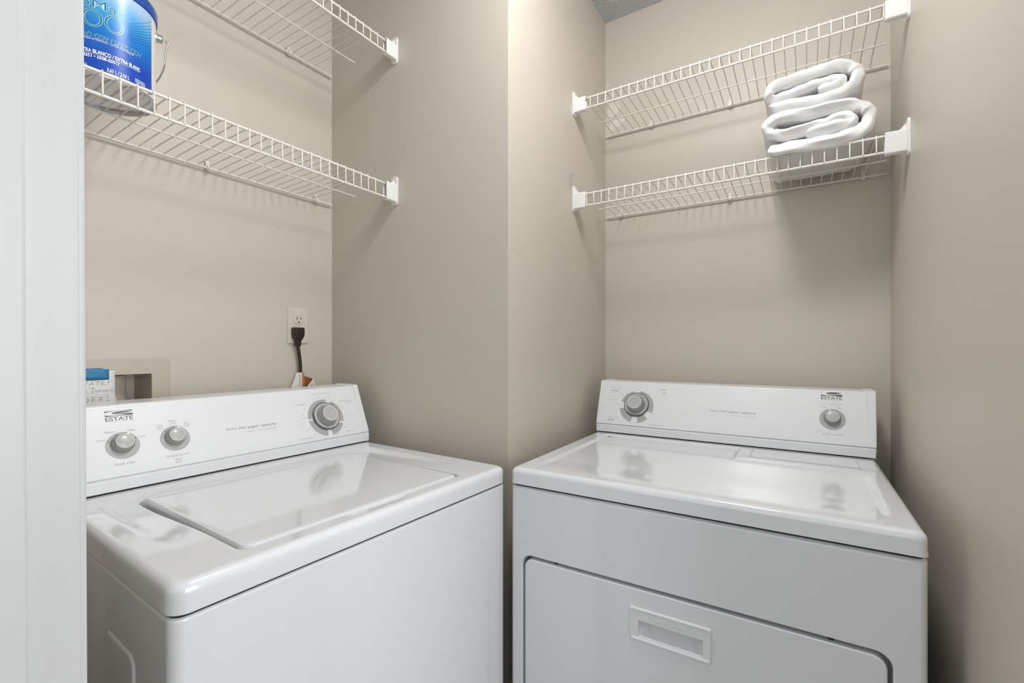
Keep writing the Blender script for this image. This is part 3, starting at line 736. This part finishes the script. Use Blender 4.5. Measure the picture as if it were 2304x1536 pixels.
low = [(.5760, 1.7105), (.6178, 1.7125), (.6817, 1.7135), (.7426, 1.7150), (.7740, 1.7235), (.7890, 1.7400), (.7860, 1.7620), (.7700, 1.7770), (.7426, 1.7870), (.6712, 1.7880), (.6100, 1.7860), (.5840, 1.7760), (.5765, 1.7600), (.5880, 1.7440), (.6287, 1.7420), (.6817, 1.7500), (.7185, 1.7610), (.7426, 1.7620), (.7560, 1.7500), (.7440, 1.7400), (.7084, 1.7375), (.6600, 1.7360)]
towel('folded_towel', 'white terry towel at the bottom of the pair, lying on the wire shelf', low, .0152, .0126, .350, .630, .10, .014, 3)
up = [(.5800, 1.8205), (.6222, 1.8205), (.6649, 1.8200), (.7226, 1.8215), (.7500, 1.8310), (.7662, 1.8480), (.7690, 1.8680), (.7590, 1.8850), (.7386, 1.8920), (.7104, 1.8950), (.6691, 1.8880), (.6178, 1.8830), (.5910, 1.8740), (.5810, 1.8580), (.5890, 1.8450), (.6091, 1.8450), (.6437, 1.8500), (.6817, 1.8590), (.7150, 1.8680), (.7370, 1.8620), (.7350, 1.8490), (.7150, 1.8450), (.6850, 1.8420)]
towel('folded_towel', 'white terry towel on top of the other folded towel', up, .0148, .0124, .364, .626, .10, .0, 11)

# ------------------------------------------------------------------ paint can
CX, CY, CZ, CR = -.493, -.690, 1.6845, .083
can = thing('paint_can', 'blue and white gallon paint can with wire handle, on the shelf above the washer', 'paint can', (CX, CY, CZ))
bm = bmesh.new()
lathe(bm, [(.0005, .0050), (.060, .0050), (.074, .0045), (.0775, .0060), (.0790, .0030), (.0815, .0), (.0845, .0006), (.0848, .0040), (CR, .0060)], 72, mi=1)
lathe(bm, [(CR, .0060), (CR, .170)], 72, mi=0)
mesh_obj('body', bm, ['can_white', 'can_steel'], can, 40)
bm = bmesh.new(); lathe(bm, [(CR, .167), (.0850, .168), (.0858, .172), (.0858, .186), (.0845, .189), (.080, .189), (.078, .183), (.0005, .183)], 72); mesh_obj('lid_ring', bm, 'can_blue', can, 40)
bm = bmesh.new()
a0, a1 = radians(-175), radians(45.4)
loft(bm, [[((CR + .0005) * cos(a0 + (a1 - a0) * k / 60), (CR + .0005) * sin(a0 + (a1 - a0) * k / 60), z) for k in range(61)] for z in (.0105, .05, .09, .13, .1665)], False)
lab = mesh_obj('label', bm, 'label', can, 60)
bm = bmesh.new()
def cm(h): return lambda th, z: ((CR + .0006 + h) * cos(th), (CR + .0006 + h) * sin(th), z - CZ)
def arc(s, a, b, z, hgt, mi=0, h=.0003, **k): text(bm, s, cm(h), radians(a), z, height=hgt, width=radians(b - a), mi=mi, slices=radians(2.0), **k)
def oval(cth, cz, ath, az, k0x, k0z, k1x, k1z, mi, h, n=48):
    m = cm(h)
    for q in range(n):
        a0_, a1_ = 2 * pi * q / n, 2 * pi * (q + 1) / n
        P4 = [(k0x, k0z, a0_), (k1x, k1z, a0_), (k1x, k1z, a1_), (k0x, k0z, a1_)]
        poly(bm, [m(radians(cth + ath * kx * cos(a)), cz + az * kz * sin(a)) for kx, kz, a in P4], mi)
for cth in (-24.9, -4.4):     # the two big outlined zeros
    oval(cth, 1.7856, 9.7, .0160, .70, .79, 1.0, 1.0, 1, .0002)
    oval(cth, 1.7856, 9.7, .0160, .765, .845, .94, .945, 2, .0004)
arc('oMar', -37.5, 7.0, 1.8047, .0165, 1, .0002, bold=.014, res=8); arc('oMar', -37.15, 6.65, 1.8050, .0159, 2, .0004, bold=-.012, res=8)
arc('RO COV / SANS COV', -34.2, 26.6, 1.7502, .0082, 1, .0002, bold=.030, res=6)
arc('RO COV / SANS COV', -34.0, 26.4, 1.7504, .0078, 2, .0004, bold=-.004, res=6)
arc('PARA INTERIORES / LATEX D\u2019INT\u00c9RIEUR', -33, 16.7, 1.7462, .0032, 0, bold=.006)
arc('TRA BLANCO / EXTRA BLANC', -34, 24.6, 1.7228, .0068, 0, bold=.035)
arc('2651 \u2022 6508-65017', -33.5, .8, 1.7146, .0056, 0, bold=.03)
arc('3,63 L / 3.63 L', -11.4, 11.3, 1.6968, .0066, 0, bold=.025)
arc('m', -33.0, -29.9, 1.6985, .0060, 1)
def strip(pts, th_, mi, h=.0002):
    m = cm(h)
    for (p, q) in zip(pts, pts[1:]): poly(bm, [m(*p), m(*q), m(q[0], q[1] + th_), m(p[0], p[1] + th_)], mi)
for k in range(4): strip([(radians(18 + 14 * q / 6), 1.7052 - .0020 * k) for q in range(7)], .0008, 0)
strip([(radians(-33 + 56 * q / 24), 1.7206) for q in range(25)], .0005, 1)
FAN = [[(9.63, 1.8001), (24.39, 1.816), (45.2, 1.8401)], [(9.63, 1.7966), (24.39, 1.8103), (45.2, 1.8327)], [(9.63, 1.7927), (24.39, 1.8052), (45.2, 1.8262)], [(9.63, 1.7888), (24.39, 1.8001), (45.2, 1.82)], [(9.63, 1.7854), (24.39, 1.7955), (45.2, 1.8135)], [(9.63, 1.7821), (24.39, 1.7909), (45.2, 1.8082)], [(9.63, 1.7787), (24.39, 1.7863), (45.2, 1.8023)], [(10.97, 1.7755), (24.39, 1.7818), (45.2, 1.7964)], [(12.34, 1.7722), (24.39, 1.7772), (45.2, 1.791)]]
for (t0, z0_), (t1, z1_), (t2_, z2_) in FAN:     # fanned swoosh lines
    pts = []
    for q in range(15):
        t = t0 + (t2_ - t0) * q / 14
        z = z0_ * (t - t1) * (t - t2_) / ((t0 - t1) * (t0 - t2_)) + z1_ * (t - t0) * (t - t2_) / ((t1 - t0) * (t1 - t2_)) + z2_ * (t - t0) * (t - t1) / ((t2_ - t0) * (t2_ - t1))
        pts.append((radians(t), z))
    strip(pts, .00055, 3)
mesh_obj('printed_lettering', bm, ['ink_white', 'ink_pale', 'ink_teal', 'ink_navy', 'can_blue'], lab, recalc=False, smooth=False)
th = radians(74); e = Vector((cos(th), sin(th), 0)); s_ = Vector((-sin(th), cos(th), 0))
ez = 1.8335 - CZ
def em(x, y, z): return tuple(e * (CR - .001 + z) + s_ * x + Vector((0, 0, ez + y)))
bm = bmesh.new(); lathe(bm, [(.0095, 0), (.0092, .003), (.0078, .004), (.0075, .010), (.0060, .0118), (.0003, .012)], 24, em); mesh_obj('handle_ear', bm, 'steel', can, 35)
th2 = radians(74 + 180)
bm = bmesh.new(); lathe(bm, [(.0095, 0), (.0092, .003), (.0078, .004), (.0075, .010), (.0060, .0118), (.0003, .012)], 24, lambda x, y, z: tuple(-Vector(em(x, -y + 2 * 0, z)) + Vector((0, 0, 2 * ez)))); mesh_obj('handle_ear', bm, 'steel', can, 35)
# wire bail hanging down in front of the far side
pts = []
v0 = e * (CR + .0112) + Vector((0, 0, ez)); v1 = -e * (CR + .0112) + Vector((0, 0, ez))
hang = [v0 - e * .004, v0 + e * .006 + Vector((0, 0, -.001)), v0 + e * .0085 + Vector((0, 0, -.007)), v0 + e * .0045 + Vector((0, 0, -.022)), v0 + e * .003 + s_ * .004 + Vector((0, 0, -.050))]
for k in range(1, 12):
    a = k / 12 * pi; rr = CR + .0115
    hang.append(e * (rr * cos(a)) + s_ * (rr * sin(a)) + Vector((0, 0, ez - .056 - .042 * sin(a))))
hang += [Vector((-p.x, -p.y, p.z)) + 2 * s_ * (p.dot(s_)) * 1.0 for p in reversed(hang[:5])]
bm = bmesh.new(); tube(bm, smooth_path(hang, 5), .0016, 8); mesh_obj('wire_handle', bm, 'steel', can, 60)

# ------------------------------------------------------------------ outlet, plug and cord
out = thing('wall_outlet', 'ivory duplex outlet on the left wall above the washer console', 'outlet', (XW, -.1537, 1.2628))
def yz(y0, y1, z0, z1, r, x, nc=6): return [(x, y, z) for y, z in rrect(y0, y1, z0, z1, r, nc)]
bm = bmesh.new()
loft(bm, [yz(-.035, .035, -.057, .057, .002, .0002), yz(-.035, .035, -.057, .057, .002, .0025), yz(-.0315, .0315, -.0535, .0535, .002, .0058), yz(-.030, .030, -.052, .052, .002, .0062)], True, True, True)
plate = mesh_obj('cover_plate', bm, 'outlet', out, 20)
bm = bmesh.new(); lathe(bm, [(.0030, .0060), (.0028, .0072), (.0004, .0076)], 14, lambda a, b, c: (c, a + .001, b + .0005)); box(bm, .0074, .0078, -.0020, .0038, .0001, .0009); mesh_obj('screw', bm, 'outlet', plate)
for zc in (.0200, -.0200):
    bm = bmesh.new()
    f = []
    for k in range(40):
        a = 2 * pi * k / 40; f.append((.0172 * cos(a), max(-.0145, min(.0145, .0172 * sin(a)))))
    loft(bm, [[(.0055, y, zc + z) for y, z in f], [(.0072, y * .99, zc + z * .99) for y, z in f], [(.0078, y * .95, zc + z * .95) for y, z in f]], True, False, True)
    rc = mesh_obj('receptacle', bm, 'outlet', plate, 30)
    bm = bmesh.new()
    for y, h_ in ((-.0064, .0045), (.0064, .0038)): box(bm, .0074, .0080, y - .0011, y + .0011, zc + .0035 - h_, zc + .0035 + h_)
    lathe(bm, [(.0026, .0074), (.0026, .0080)], 14, lambda a, b, c: (c, a, b + zc - .0085), cap1=True)
    mesh_obj('slots', bm, 'dark', rc)
plug = thing('power_cord', 'dark brown plug and power cord hanging from the ivory outlet behind the washer', 'power cord', (XW, -.1640, 1.2428))
bm = bmesh.new()
def prow(z, hw, x0, x1, yc=0.0): return [(x, y + yc, z) for x, y in rrect(x0, x1, -hw, hw, .0035, 3)]
loft(bm, [prow(.0130, .0135, .0115, .027), prow(.0150 - .001, .0150, .0085, .029), prow(.0125, .0160, .0084, .031), prow(-.004, .0160, .0084, .033), prow(-.0045, .0156, .0084, .0325), prow(-.014, .0152, .0084, .031), prow(-.026, .0098, .0090, .0265, .0005)], True, True, True)
rz = []
for k in range(6):
    z = -.0262 - k * .0030
    rz += [prow(z, .0094 - k * .0004, .0095, .0255, .0006), prow(z - .0014, .0094 - k * .0004, .0095, .0255, .0006), prow(z - .0015, .0076, .0110, .0240, .0006), prow(z - .0029, .0076, .0110, .0240, .0006)]
loft(bm, rz, True, True, True)
mesh_obj('plug', bm, 'cord', plug, 30)
bm = bmesh.new()
cp = smooth_path([(.0175, .0010, -.042), (.0175, .0035, -.060), (.017, .0075, -.085), (.0165, .0100, -.110), (.016, .0108, -.130), (.0145, .0112, -.160), (.012, .012, -.20), (.012, .030, -.30), (.012, .05, -.50), (.012, .05, -.75)], 5)
tube(bm, cp, .0050, 12); mesh_obj('cord', bm, 'cord', plug, 60)
bm = bmesh.new()
def sheet(bm, grid, th=0, mi=0):
    rows = [[bm.verts.new(p) for p in r] for r in grid]
    for a, b in zip(rows, rows[1:]):
        for i in range(len(a) - 1): bm.faces.new((a[i], a[i + 1], b[i + 1], b[i])).material_index = mi
# folded warning tag: a strip wrapped round the cord, a flap curling to the right and one hanging behind to the left
zs = [-.1265 - .009 * k for k in range(14)]
sheet(bm, [[(.0225 + .001 * cos(k), y, z) for k, y in enumerate((.0035, .0085, .0120))] for z in zs], .0005, 0)
sheet(bm, [[(.0230 + .0004 * k, y, z) for k, y in enumerate((.0120, .0145, .0172))] for z in zs[:12]], .0005, 1)
sheet(bm, [[(.0215, .0055 - (z + .1265) * -.0, z) , (.0110, .0030 + (z + .1265) * .34, z), (.0080, .0005 + (z + .1265) * .40, z)] for z in zs], .0005, 0)
sheet(bm, [[(.0235, .0180 + .030 * t, -.138 - .010 * t), (.0255, .0180 + .022 * t, -.160 - .004 * t), (.0270, .0160 + .012 * t, -.182)] for t in (0, .2, .4, .6, .8, 1.0)], .0005, 2)
sheet(bm, [[(.0275 + .004 * t, .0125 + .036 * q + .004 * t, -.1865 + .040 * q - .032 * t) for q in (0, .2, .4, .6, .8, 1.0)] for t in (0, .25, .5, .75, 1.0, 1.4, 1.8)], .0005, 0)
for k in range(5):
    sheet(bm, [[(.0282 + .004 * t, .0165 + .030 * q + .004 * t, -.1835 + .033 * q - .032 * t) for q in (0, .25, .5, .75, .9)] for t in (.14 + k * .16, .19 + k * .16)], .0005, 3)
tg = mesh_obj('paper_tag', bm, ['tagpaper', 'orange', 'brownp', 'ink'], plug, 60, recalc=False)
tg['label'] = 'folded white and orange paper tag on the cord'
md = tg.modifiers.new('s', 'SOLIDIFY'); md.thickness = .0003

# ------------------------------------------------------------------ washer supply box, note and tape
sb = thing('supply_box', 'beige recessed water supply box in the left wall behind the washer', 'supply box', (XW, -.637, 1.06))
bm = bmesh.new()
y0, y1, z0, z1 = BY0 + .637, BY1 + .637, BZ0 - 1.06, BZ1 - 1.06
lip = .0385
loft(bm, [yz(y0 - lip, y1 + lip, z0 - lip, z1 + lip, .012, .0003), yz(y0 - lip, y1 + lip, z0 - lip, z1 + lip, .012, .0022), yz(y0 - lip + .002, y1 + lip - .002, z0 - lip + .002, z1 + lip - .002, .011, .0036),
          yz(y0 - .001, y1 + .001, z0 - .001, z1 + .001, .002, .0036), yz(y0, y1, z0, z1, .002, .0025), yz(y0 + .001, y1 - .001, z0 + .001, z1 - .001, .002, -.045),
          yz(y0 + .006, y1 - .006, z0 + .004, z1 - .004, .006, -.085)], True, False, True)
mesh_obj('housing', bm, 'box_paint', sb, 25)
bm = bmesh.new()
lathe(bm, [(.030, -.07), (.030, .066)], 32, lambda a, b, c: (-.058 + a * .55, y1 - .062 + b, c), cap1=True)
mesh_obj('drain_pipe', bm, 'box_paint', sb, 40)

note = thing('handwritten_note', 'white paper note with handwriting, taped over the supply box', 'note', (XW, -.660, 1.10))
NX = .0058
def curl(y, z): return NX + .0035 * sm((1.085 - z) / .03) * sm((y + .64) / .03)
bm = bmesh.new()
grid = []
for k in range(15):
    z = 1.1420 - .006 * k * .96
    yr = -.6116 + .0034 * sm((1.092 - z) / .030)
    grid.append([(curl(-.715 + (yr + .715) * q / 10, z), -.715 + (yr + .715) * q / 10 + .660, z - 1.10) for q in range(11)])
sheet(bm, grid, 0)
o = mesh_obj('paper', bm, 'paper', note, 60, recalc=False); md = o.modifiers.new('s', 'SOLIDIFY'); md.thickness = .0002; md.offset = 0
STROKES = [[(-0.6755, 1.1205), (-0.672, 1.1105), (-0.668, 1.118), (-0.6635, 1.1108), (-0.6592, 1.1211)], [(-0.6567, 1.1099), (-0.6522, 1.1185), (-0.6502, 1.1105)], [(-0.656, 1.1124), (-0.6505, 1.113)], [(-0.6472, 1.1171), (-0.6387, 1.1177)], [(-0.6428, 1.1172), (-0.6431, 1.1096)], [(-0.6367, 1.1125), (-0.6316, 1.1136), (-0.6311, 1.1165), (-0.6344, 1.1181), (-0.6369, 1.114), (-0.635, 1.1095), (-0.6277, 1.1097)], [(-0.6237, 1.1178), (-0.6229, 1.1101)], [(-0.6231, 1.1145), (-0.6202, 1.1187), (-0.6174, 1.1197)], [(-0.6616, 1.1), (-0.6632, 1.0987), (-0.6616, 1.096), (-0.6632, 1.0938)], [(-0.656, 1.1027), (-0.6472, 1.1039)], [(-0.6505, 1.1027), (-0.6516, 1.0909)], [(-0.6456, 1.0999), (-0.6458, 1.0952), (-0.6434, 1.094), (-0.6411, 1.0991), (-0.6409, 1.0941)], [(-0.6389, 1.0982), (-0.638, 1.0941)], [(-0.6384, 1.0967), (-0.635, 1.0991)], [(-0.6333, 1.0942), (-0.6335, 1.0978), (-0.6305, 1.0942), (-0.6297, 1.0987)], [(-0.6277, 1.0959), (-0.6242, 1.0963), (-0.6242, 1.0982), (-0.6271, 1.098), (-0.6279, 1.0952), (-0.6231, 1.0941)], [(-0.6202, 1.0985), (-0.6197, 1.0934), (-0.615, 1.0934), (-0.613, 1.0969), (-0.6156, 1.1001), (-0.6202, 1.099)], [(-0.666, 1.0820), (-0.663, 1.0825), (-0.6592, 1.0807), (-0.6589, 1.0757), (-0.6632, 1.0704)], [(-0.6549, 1.0827), (-0.645, 1.0829)], [(-0.6505, 1.0824), (-0.6511, 1.0723)], [(-0.6533, 1.0773), (-0.6456, 1.0775)], [(-0.6417, 1.0815), (-0.6322, 1.0818)], [(-0.6372, 1.0812), (-0.638, 1.0719)], [(-0.64, 1.0767), (-0.6328, 1.0772)], [(-0.6252, 1.0877), (-0.6252, 1.0782)], [(-0.6271, 1.0733), (-0.6252, 1.0746), (-0.6231, 1.0729), (-0.6233, 1.0704), (-0.6252, 1.0697), (-0.6271, 1.0708), (-0.6271, 1.0733)]]
bm = bmesh.new()
for st in STROKES: tube(bm, [(curl(y, z) + .0003, y + .660, z - 1.10) for y, z in st], .00032, 5)
mesh_obj('handwriting', bm, 'ink', o, 60)
tp = tag(mesh_obj('painters_tape', (lambda b: (sheet(b, [[(XW + .0066 + .0006 * cos(q), -.700 + .0777 * q / 9, zt_ + (z_ - zt_) * j / 3) for q, zt_ in enumerate((1.147, 1.1468, 1.1466, 1.1468, 1.1472, 1.1475, 1.1478, 1.1482, 1.1450, 1.1446))] for j, z_ in ((0, 1.121), (1, 1.121), (2, 1.121), (3, 1.1212))]), b)[1])(bmesh.new()), 'tape', None, 60, recalc=False),
         'strip of blue masking tape holding the handwritten note', 'tape')
md = tp.modifiers.new('s', 'SOLIDIFY'); md.thickness = .0003
